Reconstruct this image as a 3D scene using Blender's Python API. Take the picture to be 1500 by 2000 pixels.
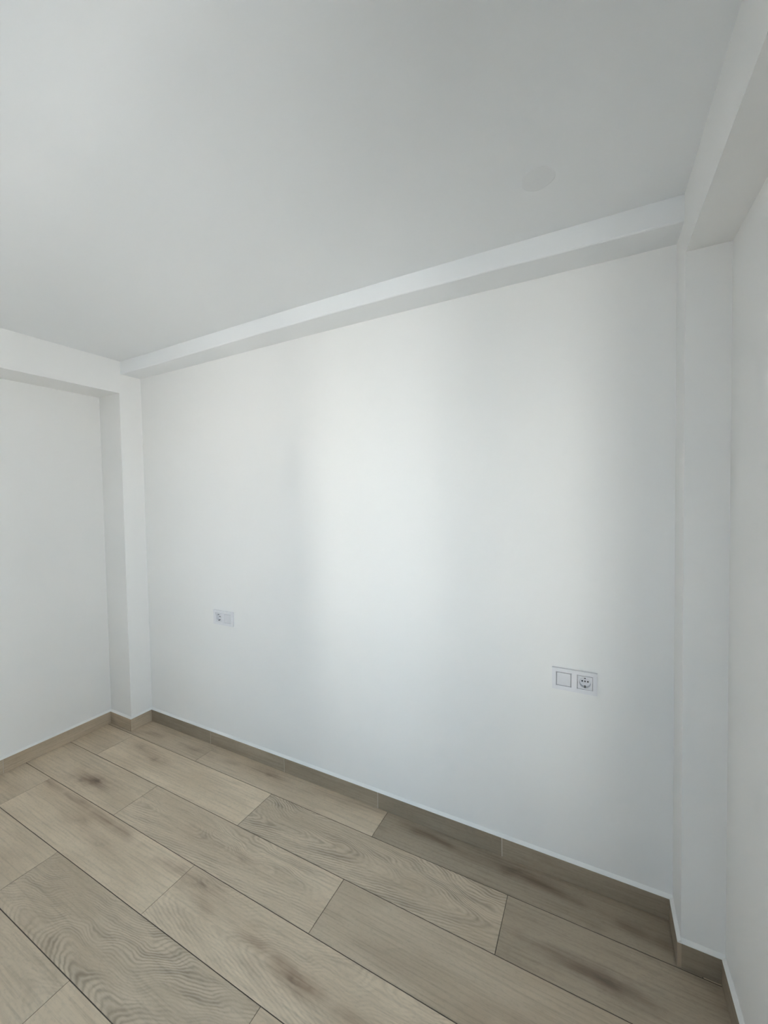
import bpy, bmesh, math, random
from mathutils import Matrix, Vector

for o in list(bpy.data.objects):
    bpy.data.objects.remove(o, do_unlink=True)
sc = bpy.context.scene
col = sc.collection
R = math.radians
rnd = random.Random(7)

# ------------------------------------------------------------------ camera
CAM = Vector((3.0042, -1.7120, 1.5290))
YAW, PITCH, ROLL, FPX = R(27.621), R(-1.829), R(-0.959), 787.87
fw = Vector((-math.sin(YAW) * math.cos(PITCH), math.cos(YAW) * math.cos(PITCH), math.sin(PITCH)))
rt0 = Vector((math.cos(YAW), math.sin(YAW), 0.0))
up0 = rt0.cross(fw)
rt = math.cos(ROLL) * rt0 + math.sin(ROLL) * up0
up = -math.sin(ROLL) * rt0 + math.cos(ROLL) * up0
cd = bpy.data.cameras.new('camera')
cd.sensor_fit = 'VERTICAL'
cd.sensor_height = 36.0
cd.lens = FPX / 2000.0 * 36.0
cd.clip_start = 0.02
cd.clip_end = 300
cam = bpy.data.objects.new('camera', cd)
m = Matrix((rt, up, -fw)).transposed().to_4x4()
m.translation = CAM
cam.matrix_world = m
col.objects.link(cam)
sc.camera = cam

# ------------------------------------------------------------------ sky, sun, exposure
SKY = 4.4
w = bpy.data.worlds.new('sky')
sc.world = w
w.use_nodes = True
bg = w.node_tree.nodes['Background']
bg.inputs[0].default_value = (0.63, 0.81, 1.0, 1)
bg.inputs[1].default_value = SKY
sd = bpy.data.lights.new('sun', 'SUN')
sd.energy = 100.0
sd.angle = R(0.53)
sd.color = (1.0, 0.99, 0.975)
sun = bpy.data.objects.new('sun', sd)
col.objects.link(sun)
# high sun behind the house: lights the street and the fronts across it, never enters the room
sun.rotation_euler = Vector((0.22, -0.80, -0.70)).to_track_quat('-Z', 'Y').to_euler()

sc.view_settings.view_transform = 'Standard'
sc.view_settings.look = 'None'
sc.view_settings.gamma = 1.0
sc.view_settings.use_curve_mapping = False
sc.view_settings.exposure = 0.20

cy = sc.cycles
cy.max_bounces = 9
cy.diffuse_bounces = 8
cy.glossy_bounces = 4
cy.transparent_max_bounces = 8
cy.caustics_reflective = False
cy.caustics_refractive = False
cy.sample_clamp_indirect = 0.0
cy.use_adaptive_sampling = True
cy.adaptive_threshold = 0.12
cy.adaptive_min_samples = 24
cy.use_denoising = True
cy.use_guiding = False

# ------------------------------------------------------------------ measures (metres; back wall y = 0, left wall x = 0)
H = 2.4617
W = 3.3645
DEPTH = 2.45            # front wall inner face at y = -DEPTH
XC, YC, ZB = 0.2368, -0.1427, 2.2536      # left column / beam
XR, YR, ZBR = 3.2513, -0.1551, 2.2728     # right column / beam
YS, ZS = -0.1321, 2.3797                  # soffit along the back wall
HB, TB = 0.0808, 0.0115                   # skirting
T = 0.15
FT = 0.20                                 # thickness of the outer (front) wall
WX0, WX1, WZ0, WZ1 = 1.70, 3.02, 0.30, 2.07   # window opening in the front wall
WMULL = [2.50]
WY0, WY1, WYZ = -2.35, -1.30, 0.03                   # unseen glazed door added in the right wall to light left wall and floor
BLOCKER = (-14.0, 0.6, -10.0, -3.2, -10.0, 6.0)
BOUNCE_ROW = (11.0, 18.0, -60.0, -3.0, -10.0, 2.2)
BOUNCE_TOWERS = [(1.25, 3.45, -34.0, -24.0, -10.0, 4.5)]

# ------------------------------------------------------------------ materials
def newmat(name):
    mt = bpy.data.materials.new(name)
    mt.use_nodes = True
    nt = mt.node_tree
    return mt, nt, nt.nodes['Principled BSDF']

def N(nt, t, **kw):
    n = nt.nodes.new(t)
    for k, v in kw.items():
        setattr(n, k, v)
    return n

def L(nt, a, b):
    nt.links.new(a, b)

def math_node(nt, op, a, b=None, c=None, clamp=False):
    n = N(nt, 'ShaderNodeMath', operation=op)
    n.use_clamp = clamp
    for i, v in enumerate((a, b, c)):
        if v is None:
            continue
        if isinstance(v, (int, float)):
            n.inputs[i].default_value = v
        else:
            L(nt, v, n.inputs[i])
    return n.outputs[0]

def mix_col(nt, fac, a, b, mode='MIX'):
    n = N(nt, 'ShaderNodeMix', data_type='RGBA', blend_type=mode)
    for s, v in ((n.inputs[0], fac), (n.inputs[6], a), (n.inputs[7], b)):
        if isinstance(v, (int, float)):
            s.default_value = v
        elif isinstance(v, tuple):
            s.default_value = v + (1,) if len(v) == 3 else v
        else:
            L(nt, v, s)
    return n.outputs[2]

def ramp(nt, fac, lo, hi):
    n = N(nt, 'ShaderNodeMapRange', interpolation_type='SMOOTHSTEP')
    n.inputs[1].default_value = lo
    n.inputs[2].default_value = hi
    L(nt, fac, n.inputs[0])
    return n.outputs[0]

def paint(name, colr, rough=0.75, bump=0.03):
    mt, nt, b = newmat(name)
    tc = N(nt, 'ShaderNodeTexCoord')
    n1 = N(nt, 'ShaderNodeTexNoise')
    n1.inputs['Scale'].default_value = 2.2
    n1.inputs['Detail'].default_value = 3
    L(nt, tc.outputs['Object'], n1.inputs['Vector'])
    c = mix_col(nt, n1.outputs[0], tuple(x * 0.985 for x in colr), tuple(min(1, x * 1.01) for x in colr))
    L(nt, c, b.inputs['Base Color'])
    b.inputs['Roughness'].default_value = rough
    b.inputs['Specular IOR Level'].default_value = 0.3
    n2 = N(nt, 'ShaderNodeTexNoise')
    n2.inputs['Scale'].default_value = 160
    n2.inputs['Detail'].default_value = 3
    L(nt, tc.outputs['Object'], n2.inputs['Vector'])
    bp = N(nt, 'ShaderNodeBump')
    bp.inputs['Strength'].default_value = bump
    bp.inputs['Distance'].default_value = 0.002
    L(nt, n2.outputs[0], bp.inputs['Height'])
    L(nt, bp.outputs[0], b.inputs['Normal'])
    return mt

M_WALL = paint('wall paint', (0.85, 0.846, 0.834))
M_CEIL = paint('ceiling paint', (0.846, 0.858, 0.868), 0.85)
M_PATCH = paint('filler patch', (0.795, 0.806, 0.815), 0.9, 0.15)
M_CAULK = paint('caulk', (0.86, 0.86, 0.84), 0.55)

def plain(name, colr, rough=0.4, spec=0.5, metal=0.0):
    mt, nt, b = newmat(name)
    n1 = N(nt, 'ShaderNodeTexNoise')
    n1.inputs['Scale'].default_value = 40
    tc = N(nt, 'ShaderNodeTexCoord')
    L(nt, tc.outputs['Object'], n1.inputs['Vector'])
    c = mix_col(nt, n1.outputs[0], tuple(x * 0.97 for x in colr), tuple(min(1, x * 1.03) for x in colr))
    L(nt, c, b.inputs['Base Color'])
    b.inputs['Roughness'].default_value = rough
    b.inputs['Specular IOR Level'].default_value = spec
    b.inputs['Metallic'].default_value = metal
    return mt

M_PLASTIC = plain('white plastic', (0.775, 0.775, 0.80), 0.3)
M_INSERT = plain('white plastic insert', (0.74, 0.74, 0.765), 0.35)
M_HOLE = plain('dark hole', (0.02, 0.02, 0.02), 0.8)
M_CLIP = plain('earth clip metal', (0.10, 0.10, 0.10), 0.35, 0.5, 0.6)
M_GAP = plain('dark shadow gap', (0.25, 0.25, 0.26), 0.7)
M_GROUT = plain('floor grout', (0.115, 0.095, 0.075), 0.9, 0.2)
M_SKGROUT = plain('skirting grout', (0.66, 0.62, 0.55), 0.9, 0.2)
M_FRAME = plain('window frame', (0.85, 0.85, 0.85), 0.35)
M_STREET = plain('street paving', (0.30, 0.30, 0.30), 0.9, 0.1)
M_BOUNCE_TOWER = plain('bounce tower white', (0.85, 0.84, 0.82), 0.9, 0.1)
M_BLOCKER = plain('daylight blocker dark', (0.15, 0.12, 0.10), 0.9, 0.1)
M_BOUNCE_ROW = plain('bounce row cream', (0.66, 0.64, 0.62), 0.9, 0.1)
M_EDGE = plain('cut tile edge', (0.42, 0.33, 0.24), 0.7)

def glass_mat():
    mt = bpy.data.materials.new('window glass')
    mt.use_nodes = True
    nt = mt.node_tree
    nt.nodes.clear()
    out = N(nt, 'ShaderNodeOutputMaterial')
    tr = N(nt, 'ShaderNodeBsdfTransparent')
    tr.inputs[0].default_value = (0.93, 0.95, 0.94, 1)
    gl = N(nt, 'ShaderNodeBsdfGlossy')
    gl.inputs['Roughness'].default_value = 0.0
    fr = N(nt, 'ShaderNodeFresnel')
    fr.inputs[0].default_value = 1.5
    mx = N(nt, 'ShaderNodeMixShader')
    L(nt, fr.outputs[0], mx.inputs[0])
    L(nt, tr.outputs[0], mx.inputs[1])
    L(nt, gl.outputs[0], mx.inputs[2])
    L(nt, mx.outputs[0], out.inputs[0])
    return mt
M_GLASS = glass_mat()

def wood_tile(name, dark=1.0):
    """printed oak-look porcelain; every piece reads its own figure from object properties"""
    mt, nt, b = newmat(name)
    tc = N(nt, 'ShaderNodeTexCoord')
    def att(nm):
        a = N(nt, 'ShaderNodeAttribute', attribute_type='OBJECT', attribute_name=nm)
        return a
    seed = att('seed').outputs['Fac']
    arch = att('arch').outputs['Fac']        # strength of cathedral figure
    tone = att('tone').outputs['Fac']
    apex = att('apex').outputs['Fac']
    k1 = att('knot_a').outputs['Vector']     # x, y, strength
    k2 = att('knot_b').outputs['Vector']
    st = att('streak').outputs['Vector']     # y centre, slope, strength
    sep = N(nt, 'ShaderNodeSeparateXYZ')
    L(nt, tc.outputs['Object'], sep.inputs[0])
    x, y = sep.outputs[0], sep.outputs[1]
    def comb(a, bb, c):
        n = N(nt, 'ShaderNodeCombineXYZ')
        for i, v in enumerate((a, bb, c)):
            if isinstance(v, (int, float)):
                n.inputs[i].default_value = v
            else:
                L(nt, v, n.inputs[i])
        return n.outputs[0]
    sz = math_node(nt, 'MULTIPLY', seed, 7.31)
    def noise(vx, vy, scale, det=3, rough=0.5, extra=0.0):
        v = comb(math_node(nt, 'MULTIPLY', x, vx), math_node(nt, 'MULTIPLY', y, vy), math_node(nt, 'ADD', sz, extra))
        n = N(nt, 'ShaderNodeTexNoise')
        n.inputs['Scale'].default_value = scale
        n.inputs['Detail'].default_value = det
        n.inputs['Roughness'].default_value = rough
        L(nt, v, n.inputs['Vector'])
        return n.outputs[0]
    # fine straight fibres
    fib = noise(4.0, 120.0, 1.0, 4, 0.6)
    fib2 = noise(14.0, 420.0, 1.0, 3, 0.6, 3.3)
    cloud = noise(2.2, 7.0, 1.0, 3, 0.55, 9.1)
    blot = noise(5.0, 16.0, 1.0, 4, 0.6, 15.7)
    # cathedral figure: nested arches around a leaning growth axis, gently wobbled
    wob = noise(3.0, 6.0, 1.0, 2, 0.5, 21.0)
    wob2 = noise(16.0, 40.0, 1.0, 2, 0.5, 27.0)
    wv = math_node(nt, 'SUBTRACT', wob, 0.5)
    w2 = math_node(nt, 'SUBTRACT', wob2, 0.5)
    slope = att('slope').outputs['Fac']
    yy = math_node(nt, 'ADD', math_node(nt, 'SUBTRACT', y, apex), math_node(nt, 'MULTIPLY', wv, 0.10))
    hh = math_node(nt, 'SQRT', math_node(nt, 'ADD', math_node(nt, 'MULTIPLY', yy, yy), 0.0005))
    hh = math_node(nt, 'SUBTRACT', hh, math_node(nt, 'MULTIPLY', x, slope))
    hh = math_node(nt, 'ADD', hh, math_node(nt, 'ADD', math_node(nt, 'MULTIPLY', wv, 0.09), math_node(nt, 'MULTIPLY', w2, 0.011)))
    sn = math_node(nt, 'ADD', math_node(nt, 'MULTIPLY', math_node(nt, 'SINE', math_node(nt, 'MULTIPLY', hh, 640.0)), 0.5), 0.5)
    sn2 = math_node(nt, 'ADD', math_node(nt, 'MULTIPLY', math_node(nt, 'SINE', math_node(nt, 'MULTIPLY', hh, 115.0)), 0.5), 0.5)
    fade = math_node(nt, 'MULTIPLY', math_node(nt, 'MULTIPLY', ramp(nt, cloud, 0.28, 0.60), math_node(nt, 'ADD', 0.25, math_node(nt, 'MULTIPLY', ramp(nt, blot, 0.35, 0.65), 0.75))), arch)
    ring = math_node(nt, 'MULTIPLY', math_node(nt, 'POWER', sn, 2.0), fade)          # dark lines
    pale = math_node(nt, 'MULTIPLY', math_node(nt, 'POWER', math_node(nt, 'SUBTRACT', 1.0, sn), 4.0), fade)
    broad = math_node(nt, 'MULTIPLY', math_node(nt, 'POWER', sn2, 2.0), fade)
    # knots
    def knot(kv, rx, ry):
        s = N(nt, 'ShaderNodeSeparateXYZ')
        L(nt, kv, s.inputs[0])
        a = math_node(nt, 'DIVIDE', math_node(nt, 'SUBTRACT', math_node(nt, 'ADD', x, math_node(nt, 'MULTIPLY', w2, 0.08)), s.outputs[0]), rx)
        c = math_node(nt, 'DIVIDE', math_node(nt, 'SUBTRACT', math_node(nt, 'ADD', y, math_node(nt, 'MULTIPLY', w2, 0.05)), s.outputs[1]), ry)
        d = math_node(nt, 'ADD', math_node(nt, 'MULTIPLY', a, a), math_node(nt, 'MULTIPLY', c, c))
        g = math_node(nt, 'EXPONENT', math_node(nt, 'MULTIPLY', d, -1.0))
        core = math_node(nt, 'EXPONENT', math_node(nt, 'MULTIPLY', d, -14.0))
        return math_node(nt, 'MULTIPLY', g, s.outputs[2]), math_node(nt, 'MULTIPLY', core, s.outputs[2])
    ka, ca = knot(k1, 0.13, 0.036)
    kb, cb = knot(k2, 0.10, 0.030)
    s3 = N(nt, 'ShaderNodeSeparateXYZ')
    L(nt, st, s3.inputs[0])
    yc = math_node(nt, 'SUBTRACT', math_node(nt, 'ADD', y, math_node(nt, 'MULTIPLY', wv, 0.08)), math_node(nt, 'ADD', s3.outputs[0], math_node(nt, 'MULTIPLY', x, s3.outputs[1])))
    sg = math_node(nt, 'DIVIDE', yc, 0.020)
    stk = math_node(nt, 'MULTIPLY', math_node(nt, 'EXPONENT', math_node(nt, 'MULTIPLY', math_node(nt, 'MULTIPLY', sg, sg), -1.0)), s3.outputs[2])
    stk = math_node(nt, 'MULTIPLY', stk, ramp(nt, noise(4.5, 3.0, 1.0, 2, 0.5, 33.0), 0.38, 0.62))
    c = mix_col(nt, ramp(nt, cloud, 0.25, 0.75), (0.600, 0.485, 0.352), (0.740, 0.612, 0.458))
    c = mix_col(nt, math_node(nt, 'MULTIPLY', ramp(nt, blot, 0.55, 0.8), 0.35), c, (0.410, 0.308, 0.215))
    c = mix_col(nt, math_node(nt, 'MULTIPLY', ramp(nt, fib, 0.42, 0.75), 0.38), c, (0.340, 0.275, 0.195))
    c = mix_col(nt, math_node(nt, 'MULTIPLY', ramp(nt, fib2, 0.52, 0.80), 0.35), c, (0.740, 0.630, 0.500))
    c = mix_col(nt, math_node(nt, 'MULTIPLY', ramp(nt, noise(60.0, 150.0, 1.0, 2, 0.6, 41.0), 0.45, 0.8), 0.22), c, (0.300, 0.255, 0.195))
    c = mix_col(nt, math_node(nt, 'MULTIPLY', broad, 0.48), c, (0.300, 0.235, 0.165))
    c = mix_col(nt, math_node(nt, 'MULTIPLY', ring, 0.50), c, (0.235, 0.185, 0.130))
    c = mix_col(nt, math_node(nt, 'MULTIPLY', pale, 0.40), c, (0.680, 0.600, 0.490))
    sm = math_node(nt, 'MULTIPLY', math_node(nt, 'ADD', math_node(nt, 'ADD', ka, kb), stk), math_node(nt, 'ADD', 0.35, math_node(nt, 'MULTIPLY', fib, 0.9)), clamp=True)
    c = mix_col(nt, math_node(nt, 'MULTIPLY', sm, 0.75), c, (0.250, 0.165, 0.108))
    c = mix_col(nt, math_node(nt, 'MULTIPLY', math_node(nt, 'ADD', ca, cb), 0.50, clamp=True), c, (0.120, 0.085, 0.060))
    tn = comb(math_node(nt, 'MULTIPLY', tone, dark), math_node(nt, 'MULTIPLY', tone, dark), math_node(nt, 'MULTIPLY', tone, dark))
    c = mix_col(nt, 1.0, c, tn, 'MULTIPLY')
    L(nt, c, b.inputs['Base Color'])
    L(nt, math_node(nt, 'ADD', 0.44, math_node(nt, 'MULTIPLY', fib, 0.16)), b.inputs['Roughness'])
    b.inputs['Specular IOR Level'].default_value = 0.4
    bp = N(nt, 'ShaderNodeBump')
    bp.inputs['Strength'].default_value = 0.12
    bp.inputs['Distance'].default_value = 0.001
    L(nt, math_node(nt, 'ADD', fib2, math_node(nt, 'MULTIPLY', ring, 0.8)), bp.inputs['Height'])
    L(nt, bp.outputs[0], b.inputs['Normal'])
    return mt
M_WOOD = wood_tile('oak look porcelain')

# ------------------------------------------------------------------ mesh helpers
def link(name, me, mat=None, parent=None, kind=None, label=None, cat=None, group=None):
    o = bpy.data.objects.new(name, me)
    col.objects.link(o)
    if mat is not None and me is not None:
        me.materials.clear()
        me.materials.append(mat)
    if parent:
        o.parent = parent
    for k, v in (('kind', kind), ('label', label), ('category', cat), ('group', group)):
        if v:
            o[k] = v
    return o

def boxes_mesh(name, boxes):
    bm = bmesh.new()
    for (x0, x1, y0, y1, z0, z1) in boxes:
        v = [bm.verts.new(p) for p in ((x0, y0, z0), (x1, y0, z0), (x1, y1, z0), (x0, y1, z0), (x0, y0, z1), (x1, y0, z1), (x1, y1, z1), (x0, y1, z1))]
        for f in ((3, 2, 1, 0), (4, 5, 6, 7), (0, 1, 5, 4), (1, 2, 6, 5), (2, 3, 7, 6), (3, 0, 4, 7)):
            bm.faces.new([v[i] for i in f])
    me = bpy.data.meshes.new(name)
    bm.to_mesh(me)
    bm.free()
    return me

def bevel_mesh(me, width, seg=2):
    bm = bmesh.new()
    bm.from_mesh(me)
    bmesh.ops.bevel(bm, geom=bm.edges[:], offset=width, segments=seg, affect='EDGES', profile=0.5)
    bm.to_mesh(me)
    bm.free()
    return me

def slab_with_holes(name, u0, u1, v0, v1, d0, d1, holes, axis='y', through=True, pocket=0.05):
    """slab in (u = x, v = z), thickness along y from d0 (room side) to d1; holes = (u0,u1,v0,v1)"""
    us = sorted({u0, u1, *[h[0] for h in holes], *[h[1] for h in holes]})
    vs = sorted({v0, v1, *[h[2] for h in holes], *[h[3] for h in holes]})
    bm = bmesh.new()
    cache = {}
    def V(u, v, d):
        k = (round(u, 6), round(v, 6), round(d, 6))
        if k not in cache:
            cache[k] = bm.verts.new((u, d, v))
        return cache[k]
    def inh(a, c):
        return any(h[0] < a < h[1] and h[2] < c < h[3] for h in holes)
    for i in range(len(us) - 1):
        for j in range(len(vs) - 1):
            a, b_, c, d = us[i], us[i + 1], vs[j], vs[j + 1]
            hole = inh((a + b_) / 2, (c + d) / 2)
            if not hole:
                bm.faces.new([V(a, c, d0), V(b_, c, d0), V(b_, d, d0), V(a, d, d0)])
            if not (hole and through):
                bm.faces.new([V(a, c, d1), V(a, d, d1), V(b_, d, d1), V(b_, c, d1)])
    for h in holes:
        e = d1 if through else d0 + math.copysign(pocket, d1 - d0)
        a, b_, c, d = h
        for p, q in (((a, c), (b_, c)), ((b_, c), (b_, d)), ((b_, d), (a, d)), ((a, d), (a, c))):
            bm.faces.new([V(*p, d0), V(*q, d0), V(*q, e), V(*p, e)])
        if not through:
            bm.faces.new([V(a, c, e), V(b_, c, e), V(b_, d, e), V(a, d, e)])
    for p, q in (((u0, v0), (u1, v0)), ((u1, v0), (u1, v1)), ((u1, v1), (u0, v1)), ((u0, v1), (u0, v0))):
        bm.faces.new([V(*p, d0), V(*q, d0), V(*q, d1), V(*p, d1)])
    bmesh.ops.recalc_face_normals(bm, faces=bm.faces[:])
    me = bpy.data.meshes.new(name)
    bm.to_mesh(me)
    bm.free()
    return me

def prism(name, prof, xs, fn):
    """open/closed profile list swept along parameter list xs; fn(x, p) -> 3D point"""
    bm = bmesh.new()
    rows = [[bm.verts.new(fn(x, p)) for p in prof] for x in xs]
    n = len(prof)
    for a, b_ in zip(rows, rows[1:]):
        for i in range(n):
            j = (i + 1) % n
            bm.faces.new([a[i], a[j], b_[j], b_[i]])
    bm.faces.new(rows[0][::-1])
    bm.faces.new(rows[-1])
    bmesh.ops.recalc_face_normals(bm, faces=bm.faces[:])
    me = bpy.data.meshes.new(name)
    bm.to_mesh(me)
    bm.free()
    return me

# ------------------------------------------------------------------ room shell
P1 = (0.9066, 1.0764, 0.7752, 0.8627)      # left double plate  x0 x1 z0 z1
P2 = (2.8536, 3.0122, 0.7684, 0.8536)      # right double plate
holes = []
for (a, b_, c, d) in (P1, P2):
    holes.append((a + 0.015, b_ - 0.015, c + 0.015, d - 0.015))
wall_back = link('wall_back', slab_with_holes('wall_back', -T, W + FT, 0.0, H, 0.0, T, holes, through=False, pocket=0.06), M_WALL, kind='structure', label='white painted back wall with two double socket plates')
wall_left = link('wall_left', boxes_mesh('wall_left', [(-T, 0, -DEPTH, 0, 0, H)]), M_WALL, kind='structure', label='white left wall with projecting beam and corner column')
link('column', boxes_mesh('column', [(0, XC, YC, 0, 0, H)]), M_WALL, wall_left)
link('beam', boxes_mesh('beam', [(0, XC, -DEPTH, YC, ZB, H)]), M_WALL, wall_left)
ceiling = link('ceiling', boxes_mesh('ceiling', [(-T, W + FT, -DEPTH - FT, T, H, H + 0.2)]), M_CEIL, kind='structure', label='white plastered ceiling')

def soff(x, p):
    u = (x - XC) / (XR - XC)
    bow = max(0.0, math.sin(math.pi * min(1, max(0, (u - 0.12) / 0.88))))
    y, z = p
    if y < -0.05:
        y -= 0.015 * bow
    if z < H - 0.02:
        z += 0.007 * bow
    return (x, y, z)
prof = [(YS, H), (YS, ZS + 0.005), (YS + 0.0015, ZS + 0.0015), (YS + 0.005, ZS), (0.0, ZS), (0.0, H)]
xs = [XC + (XR - XC) * i / 24 for i in range(25)]
link('soffit', prism('soffit', prof, xs, soff), M_CEIL, ceiling, label='shallow boxed soffit where ceiling meets back wall')

# filled round patch on the ceiling
def disc_mesh(name, r, h, n=40, wob=0.0):
    bm = bmesh.new()
    top, bot, rim = [], [], []
    for i in range(n):
        a = 2 * math.pi * i / n
        q = r * (1 + wob * math.sin(3 * a + 1) + wob * 0.6 * math.sin(5 * a))
        top.append(bm.verts.new((q * math.cos(a), q * math.sin(a), 0)))
        bot.append(bm.verts.new((q * 0.93 * math.cos(a), q * 0.93 * math.sin(a), -h)))
    for i in range(n):
        j = (i + 1) % n
        bm.faces.new([top[i], top[j], bot[j], bot[i]])
    bm.faces.new(bot[::-1])
    bm.faces.new(top)
    bmesh.ops.recalc_face_normals(bm, faces=bm.faces[:])
    me = bpy.data.meshes.new(name)
    bm.to_mesh(me)
    bm.free()
    return me
pt = link('plaster_patch', disc_mesh('plaster_patch', 0.047, 0.0012, 40, 0.03), M_PATCH, ceiling, label='faint round filled patch in ceiling')
pt.location = (2.855, -0.417, H)

# right wall
def along_y(me):
    """turn a slab laid out along x into one standing along y on the right side"""
    for v in me.vertices:
        x, y, z = v.co
        v.co = (W - y, x, z)
    return me
wall_right = link('wall_right', along_y(slab_with_holes('wall_right', -DEPTH, 0.0, 0.0, H, 0.0, -FT, [(WY0, WY1, WYZ, 2.18)], through=True)), M_WALL, kind='structure', label='white right wall with projecting beam and narrow corner column')
link('column', boxes_mesh('column', [(XR, W, YR, 0, 0, H)]), M_WALL, wall_right)
link('beam', boxes_mesh('beam', [(XR, W, -DEPTH, YR, ZBR, H)]), M_WALL, wall_right)

# front wall behind the camera, with the window the daylight comes through
yf = -DEPTH
wall_front = link('wall_front', slab_with_holes('wall_front', -T, W + FT, 0.0, H, yf, yf - FT, [(WX0, WX1, WZ0, WZ1)], through=True), M_WALL, kind='structure', label='white front wall with a wide window')
def window_unit(name, u0, u1, z0, z1, mull, place, label):
    """frame, sashes, panes and sill; local u along the wall, v = depth outwards from the room face; place(u, v, z) -> world"""
    def bxs(nm, boxes):
        me = boxes_mesh(nm, boxes)
        for v in me.vertices:
            v.co = place(*v.co)
        bm = bmesh.new()
        bm.from_mesh(me)
        bmesh.ops.recalc_face_normals(bm, faces=bm.faces[:])
        bm.to_mesh(me)
        bm.free()
        return me
    F, SF, a0, a1 = 0.04, 0.018, 0.10, 0.16
    win = link(name, bxs(name, [(u0, u1, a0, a1, z0, z0 + F), (u0, u1, a0, a1, z1 - F, z1), (u0, u0 + F, a0, a1, z0 + F, z1 - F), (u1 - F, u1, a0, a1, z0 + F, z1 - F)]), M_FRAME, kind='structure', label=label)
    cuts = [u0 + F] + mull + [u1 - F]
    b0, b1, c0, c1 = a0 - 0.01, a1 - 0.01, z0 + F, z1 - F
    for a, b_ in zip(cuts, cuts[1:]):
        s = link('sash', bxs('sash', [(a, b_, b0, b1, c0, c0 + SF), (a, b_, b0, b1, c1 - SF, c1), (a, a + SF, b0, b1, c0 + SF, c1 - SF), (b_ - SF, b_, b0, b1, c0 + SF, c1 - SF)]), M_FRAME, win)
        me = bpy.data.meshes.new('pane')
        me.from_pydata([place(u, 0.13, z) for u, z in ((a + SF, c0 + SF), (b_ - SF, c0 + SF), (b_ - SF, c1 - SF), (a + SF, c1 - SF))], [], [(0, 1, 2, 3)])
        link('pane', me, M_GLASS, s)
    link('sill', bxs('sill', [(u0, u1, -0.02, a0 - 0.01, z0 - 0.02, z0 + 0.004)]), M_FRAME, win)
    pl = bpy.data.lights.new('daylight_portal', 'AREA')
    pl.shape = 'RECTANGLE'
    pl.size, pl.size_y = u1 - u0, z1 - z0
    pl.cycles.is_portal = True
    po = bpy.data.objects.new('daylight_portal', pl)
    col.objects.link(po)
    c = Vector(place((u0 + u1) / 2, FT + 0.01, (z0 + z1) / 2))
    inward = Vector(place(0, 0, 0)) - Vector(place(0, 1, 0))
    po.matrix_world = Matrix.Translation(c) @ inward.to_track_quat('-Z', 'Y').to_matrix().to_4x4()
window_unit('window_1', WX0, WX1, WZ0, WZ1, WMULL, lambda u, v, z: (u, yf - v, z), 'white framed window in the front wall')
window_unit('added_light_door', WY0, WY1, WYZ, 2.18, [], lambda u, v, z: (W + v, u, z), 'unseen glazed door added in the right wall to light the left side')

# outside: courtyard below; unseen masses added to shape daylight: dark blocker left, sunlit row right, tower ahead
link('street', boxes_mesh('street', [(-50, 50, -80, yf - FT - 0.3, -10.2, -10.0)]), M_STREET, kind='structure', label='paved courtyard street outside')
link('daylight_blocker', boxes_mesh('daylight_blocker', [BLOCKER]), M_BLOCKER, kind='structure', label='dark unseen block added to cut daylight from the left')
link('bounce_row', boxes_mesh('bounce_row', [BOUNCE_ROW]), M_BOUNCE_ROW, kind='structure', label='unseen pale row added to bounce sunlight in from the right')
for bx in BOUNCE_TOWERS:
    link('bounce_tower', boxes_mesh('bounce_tower', [bx]), M_BOUNCE_TOWER, kind='structure', label='unseen white tower added as a narrow sunlit bounce source')

# ------------------------------------------------------------------ floor
floor = link('floor', boxes_mesh('floor', [(-T, W + FT, -DEPTH - FT, T, -0.12, -0.0015)]), M_GROUT, kind='structure', label='grey brown oak look plank tile floor')
PW, PL, G = 0.2287, 1.2, 0.0030
YA = -0.1701
spec = {   # (row, n): figure of the planks one can make out; low right-hand tones add corner shade to darker print
    (0, 0): dict(tone=0.93, streak=(-0.02, 0.02, 0.7)),
    (0, 1): dict(tone=0.95, knot_a=(-0.12, 0.02, 0.5), streak=(0.03, 0.05, 0.4)),
    (0, 2): dict(tone=0.60, streak=(0.01, -0.05, 1.0), knot_a=(0.0, 0.03, 0.7)),
    (1, 0): dict(tone=1.02),
    (1, 1): dict(tone=1.06, knot_a=(-0.42, 0.055, 0.55), knot_b=(-0.22, 0.02, 0.6)),
    (1, 2): dict(tone=0.93, arch=1.0, apex=-0.02, slope=-0.17),
    (1, 3): dict(tone=0.66, knot_a=(0.0, -0.03, 0.8), streak=(-0.04, -0.05, 0.8)),
    (2, 0): dict(tone=1.0, knot_a=(0.10, -0.02, 1.1), knot_b=(0.02, -0.05, 0.5)),
    (2, 1): dict(tone=1.0, arch=0.7, apex=0.0, slope=-0.12, knot_a=(-0.10, 0.0, 0.35), knot_b=(0.16, 0.0, 0.45)),
    (2, 2): dict(tone=0.86, streak=(-0.05, 0.04, 0.3)),
    (3, 0): dict(tone=0.97, knot_a=(0.30, -0.03, 0.7)),
    (3, 1): dict(tone=1.05, knot_a=(-0.10, 0.03, 0.45), knot_b=(0.12, -0.01, 0.4), streak=(0.085, -0.02, 0.9)),
    (3, 2): dict(tone=1.05, arch=0.45, apex=-0.02, slope=0.20, knot_a=(-0.50, 0.07, 0.7), knot_b=(0.05, -0.02, 0.9), streak=(0.0, -0.05, 0.8)),
    (4, 0): dict(tone=1.0),
    (4, 1): dict(tone=0.93, arch=1.0, apex=-0.10, slope=0.30),
    (4, 2): dict(tone=1.02),
    (5, 1): dict(tone=0.97, arch=0.2, apex=0.05),
    (5, 2): dict(tone=1.06),
}
pcache = {}
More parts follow.
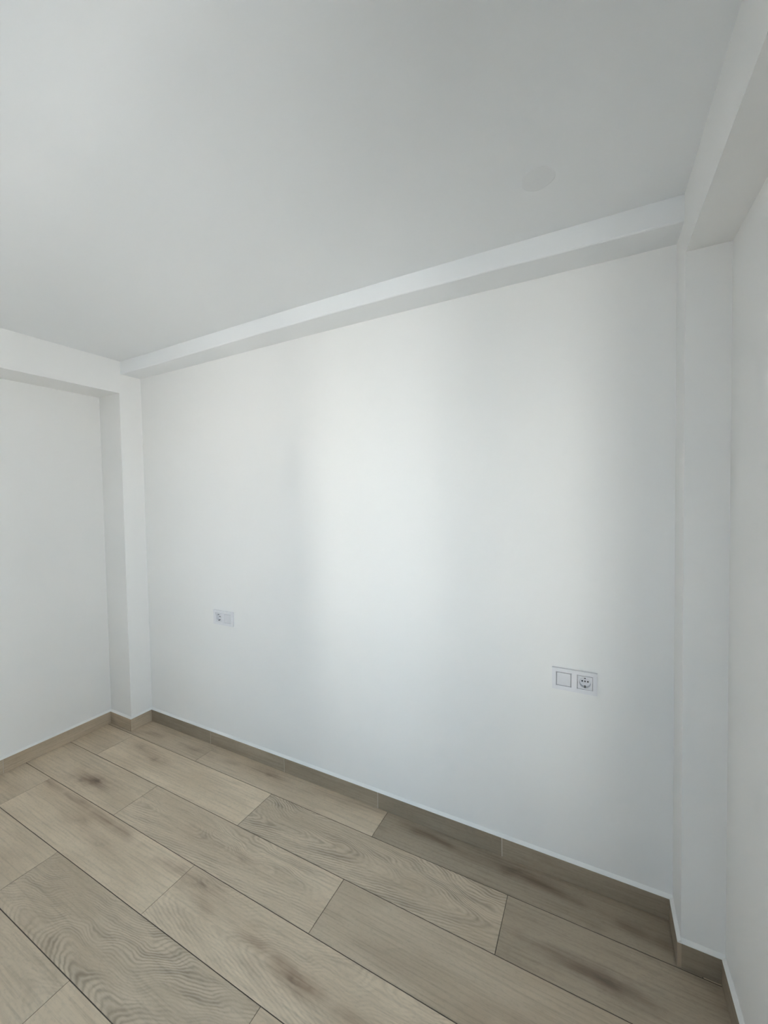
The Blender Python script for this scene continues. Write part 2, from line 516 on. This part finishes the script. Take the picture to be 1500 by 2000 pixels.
def plank_mesh(lx, ly):
    k = (round(lx, 4), round(ly, 4))
    if k not in pcache:
        me = boxes_mesh('plank', [(-lx / 2, lx / 2, -ly / 2, ly / 2, -0.010, 0.0)])
        bm = bmesh.new()
        bm.from_mesh(me)
        ed = [e for e in bm.edges if all(v.co.z > -0.001 for v in e.verts)]
        bmesh.ops.bevel(bm, geom=ed, offset=0.0007, segments=1, affect='EDGES')
        bm.to_mesh(me)
        bm.free()
        pcache[k] = me
    return pcache[k]
def figure(o, sp, i):
    o['seed'] = float(sp.get('seed', i * 1.37 % 11.0 + 0.3))
    o['arch'] = float(sp.get('arch', 0.0))
    o['apex'] = float(sp.get('apex', 0.0))
    o['slope'] = float(sp.get('slope', 0.15))
    o['tone'] = float(sp.get('tone', 0.96 + 0.08 * rnd.random()))
    o['knot_a'] = [float(v) for v in sp.get('knot_a', (5, 5, 0))]
    o['knot_b'] = [float(v) for v in sp.get('knot_b', (5, 5, 0))]
    o['streak'] = [float(v) for v in sp.get('streak', (0, 0, 0))]
ci = 0
for row in range(0, 16):
    y1 = 0.0 if row == 0 else YA - (row - 1) * PW
    y0 = max(YA - row * PW, -DEPTH)
    if y1 - y0 < 0.01:
        continue
    off = 0.907 if row % 2 == 0 else 0.307
    for n in range(-1, 4):
        x0, x1 = off + (n - 1) * PL, off + n * PL
        cx0, cx1 = max(x0, 0.0), min(x1, W)
        if cx1 - cx0 < 0.02:
            continue
        g0 = G / 2
        me = plank_mesh(cx1 - cx0 - 0.0020, y1 - y0 - G)
        o = link('plank', me, None, floor)
        if not me.materials:
            me.materials.append(M_WOOD)
        o.location = ((cx0 + cx1) / 2, (y0 + y1) / 2, rnd.uniform(-0.0002, 0.0))
        figure(o, spec.get((row, n), {}), ci)
        ci += 1

# ------------------------------------------------------------------ skirting
tcache = {}
def tile_mesh(lx):
    k = round(lx, 4)
    if k not in tcache:
        me = boxes_mesh('tile', [(-lx / 2, lx / 2, -HB / 2 + 0.0005, HB / 2, -TB / 2, TB / 2)])
        me.materials.append(M_WOOD)
        me.materials.append(M_EDGE)
        for p in me.polygons:            # unglazed cut ends
            if abs(p.normal.x) > 0.9:
                p.material_index = 1
        tcache[k] = me
    return tcache[k]
ti = [100]
def skirting(name, label, runs):
    """runs: list of (p0, p1, inward normal, joints along the run as distances from p0, a0, a1 extension)"""
    bx = []
    root = None
    for (p0, p1, nrm, joints) in runs:
        p0, p1, nrm = Vector(p0), Vector(p1), Vector(nrm)
        d = (p1 - p0).normalized()
        ln = (p1 - p0).length
        # thin mortar bed behind the tiles
        c0, c1 = p0 + d * 0.002, p1 - d * 0.002 + nrm * (TB - 0.0014)
        bx.append((min(c0.x, c1.x), max(c0.x, c1.x), min(c0.y, c1.y), max(c0.y, c1.y), 0.0, HB - 0.001))
    root = link(name, boxes_mesh(name, bx), M_SKGROUT, kind='structure', label=label)
    for (p0, p1, nrm, joints) in runs:
        p0, p1, nrm = Vector(p0), Vector(p1), Vector(nrm)
        d = (p1 - p0).normalized()
        ln = (p1 - p0).length
        cuts = [0.0] + list(joints) + [ln]
        for a, b_ in zip(cuts, cuts[1:]):
            g = 0.0014
            aa = a + (g if a > 0 else 0)
            bb = b_ - (g if b_ < ln else 0)
            o = link('skirting_tile', tile_mesh(bb - aa), None, root)
            c = p0 + d * ((aa + bb) / 2) + nrm * (TB / 2)
            o.location = (c.x, c.y, HB / 2)
            o.rotation_euler = (R(90), 0, math.atan2(d.y, d.x))
            ti[0] += 1
            figure(o, dict(tone=(0.74 if name == 'baseboard_left' else 0.49) + 0.08 * rnd.random(), streak=(0, 0, 0.0)), ti[0])  # same tile throughout; back and right toned down for their shade
            o['seed'] = rnd.random() * 9
        # white filler bead along the top
        pr = [(0.0, HB), (TB - 0.0005, HB), (TB - 0.001, HB + 0.0015), (0.0015, HB + 0.011), (0.0, HB + 0.011)]
        me = prism('filler_bead', pr, [0.0, ln], lambda t, p, p0=p0, d=d, nrm=nrm: tuple((p0 + d * t + nrm * p[0]).to_2d()) + (p[1],))
        link('filler_bead', me, M_CAULK, root, label='white filler bead along the tile top')
    return root
skirting('baseboard_left', 'oak look tile skirting along left wall and column', [
    ((0, -DEPTH, 0), (0, YC, 0), (1, 0, 0), [DEPTH - 1.9311, DEPTH - 1.3311, DEPTH - 0.7311]),
    ((TB, YC, 0), (XC, YC, 0), (0, -1, 0), []),
    ((XC, YC - TB, 0), (XC, 0, 0), (1, 0, 0), [])])
skirting('baseboard_back', 'oak look tile skirting along back wall', [
    ((XC + TB, 0, 0), (XR, 0, 0), (0, -1, 0), [q - XC - TB for q in (0.8485, 1.4527, 2.0521, 2.6536)])])
skirting('baseboard_right', 'oak look tile skirting round right column and wall', [
    ((XR, -TB, 0), (XR, YR - TB, 0), (-1, 0, 0), []),
    ((XR, YR, 0), (W, YR, 0), (0, -1, 0), []),
    ((W, YR - TB, 0), (W, WY1, 0), (-1, 0, 0), [0.45, 1.05])])

# ------------------------------------------------------------------ socket plates
def ring_frame(name, outer, inner, d0, d1, bev):
    """rectangular plate with holes; front at d1 (towards the room, negative y)"""
    me = slab_with_holes(name, *outer, d1, d0, inner, through=True)
    bm = bmesh.new()
    bm.from_mesh(me)
    ux0, ux1, vz0, vz1 = outer
    ed = []
    for e in bm.edges:
        a, b_ = e.verts
        if abs(a.co.y - d1) < 1e-6 and abs(b_.co.y - d1) < 1e-6 and len(e.link_faces) == 2:
            n0, n1 = e.link_faces[0].normal, e.link_faces[1].normal
            if abs(n0.dot(n1)) < 0.5:
                ed.append(e)
    bmesh.ops.bevel(bm, geom=ed, offset=bev, segments=2, affect='EDGES', profile=0.6)
    bm.to_mesh(me)
    bm.free()
    return me

def socket_insert_mesh(name, s, rad, y0, depth):
    """square cover of half-size s with a round well of radius rad, depth towards +y"""
    n = 48
    bm = bmesh.new()
    rim = [bm.verts.new((rad * math.cos(2 * math.pi * i / n), y0, rad * math.sin(2 * math.pi * i / n))) for i in range(n)]
    rim2 = [bm.verts.new(((rad - 0.0008) * math.cos(2 * math.pi * i / n), y0 + 0.0008, (rad - 0.0008) * math.sin(2 * math.pi * i / n))) for i in range(n)]
    low = [bm.verts.new(((rad - 0.0012) * math.cos(2 * math.pi * i / n), y0 + depth, (rad - 0.0012) * math.sin(2 * math.pi * i / n))) for i in range(n)]
    sq, sq2 = [], []
    for i in range(n):
        a = 2 * math.pi * i / n
        c, d = math.cos(a), math.sin(a)
        k = s / max(abs(c), abs(d))
        sq.append(bm.verts.new((k * c, y0, k * d)))
        sq2.append(bm.verts.new((k * c, y0 + 0.004, k * d)))
    for i in range(n):
        j = (i + 1) % n
        bm.faces.new([sq[i], sq[j], rim[j], rim[i]])
        bm.faces.new([rim[i], rim[j], rim2[j], rim2[i]])
        bm.faces.new([rim2[i], rim2[j], low[j], low[i]])
        bm.faces.new([sq2[i], sq2[j], sq[j], sq[i]])
    bm.faces.new(low)
    bmesh.ops.recalc_face_normals(bm, faces=bm.faces[:])
    # normals towards the room
    me = bpy.data.meshes.new(name)
    bm.to_mesh(me)
    bm.free()
    return me

def cyl_y(name, r, y0, y1, n=20):
    bm = bmesh.new()
    a = [bm.verts.new((r * math.cos(2 * math.pi * i / n), y0, r * math.sin(2 * math.pi * i / n))) for i in range(n)]
    b_ = [bm.verts.new((r * math.cos(2 * math.pi * i / n), y1, r * math.sin(2 * math.pi * i / n))) for i in range(n)]
    for i in range(n):
        j = (i + 1) % n
        bm.faces.new([a[i], a[j], b_[j], b_[i]])
    bm.faces.new(a)
    bm.faces.new(b_)
    bmesh.ops.recalc_face_normals(bm, faces=bm.faces[:])
    me = bpy.data.meshes.new(name)
    bm.to_mesh(me)
    bm.free()
    return me

def socket_plate(P, socket_first, label):
    x0, x1, z0, z1 = P
    wd, ht = x1 - x0, z1 - z0
    root = link('socket_plate', None, label=label, cat='wall socket', group='double plates on the back wall')
    cx, cz = (x0 + x1) / 2, (z0 + z1) / 2
    root.location = (cx, 0, cz)
    mod = ht * 0.30                      # half-size of a module
    off = wd * 0.235
    gx = (-off, off)
    inner = [(g - mod - 0.0006, g + mod + 0.0006, -mod - 0.0006, mod + 0.0006) for g in gx]
    link('frame', ring_frame('frame', (-wd / 2, wd / 2, -ht / 2, ht / 2), inner, -0.0016, -0.0105, 0.0032), M_PLASTIC, root)
    q = 0.0016
    link('shadow_gap_plate', slab_with_holes('shadow_gap_plate', -wd / 2 + q, wd / 2 - q, -ht / 2 + q, ht / 2 - q, -0.0016, 0.0, inner, through=True), M_GAP, root)  # back flange, coloured dark to draw the shadow gap round the frame
    gs, gr = (gx[0], gx[1]) if socket_first else (gx[1], gx[0])
    ins = link('socket_insert', socket_insert_mesh('socket_insert', mod - 0.0007, mod * 0.80, -0.0085, 0.0165), M_INSERT, root)
    ins.location = (gs, 0, 0)
    floor_y = -0.0085 + 0.0165
    for px in (-0.0098, 0.0098):
        h = link('pin_hole', cyl_y('pin_hole', 0.0030, floor_y - 0.0004, floor_y - 0.0001), M_HOLE, ins)
        h.location = (px, 0, 0)
    sw = link('screw', cyl_y('screw', 0.0030, floor_y - 0.0012, floor_y - 0.0001), M_CLIP, ins)
    rr = mod * 0.80
    for s in (-1, 1):
        zz = sorted((s * (rr - 0.0048), s * (rr - 0.0008)))
        c = link('earth_clip', boxes_mesh('earth_clip', [(-0.0028, 0.0028, -0.0078, floor_y - 0.001, zz[0], zz[1])]), M_CLIP, ins, label='dark earth contact')
    rk = boxes_mesh('rocker', [(-mod + 0.0008, mod - 0.0008, -0.0088, -0.002, -mod + 0.0008, mod - 0.0008)])
    bevel_mesh(rk, 0.0008, 1)
    k = link('rocker', rk, M_INSERT, root)
    k.location = (gr, 0, 0)
    return root
socket_plate(P1, True, 'white double plate near the corner column, socket on its left side')
socket_plate(P2, False, 'white double plate near the right column, socket on its right side')
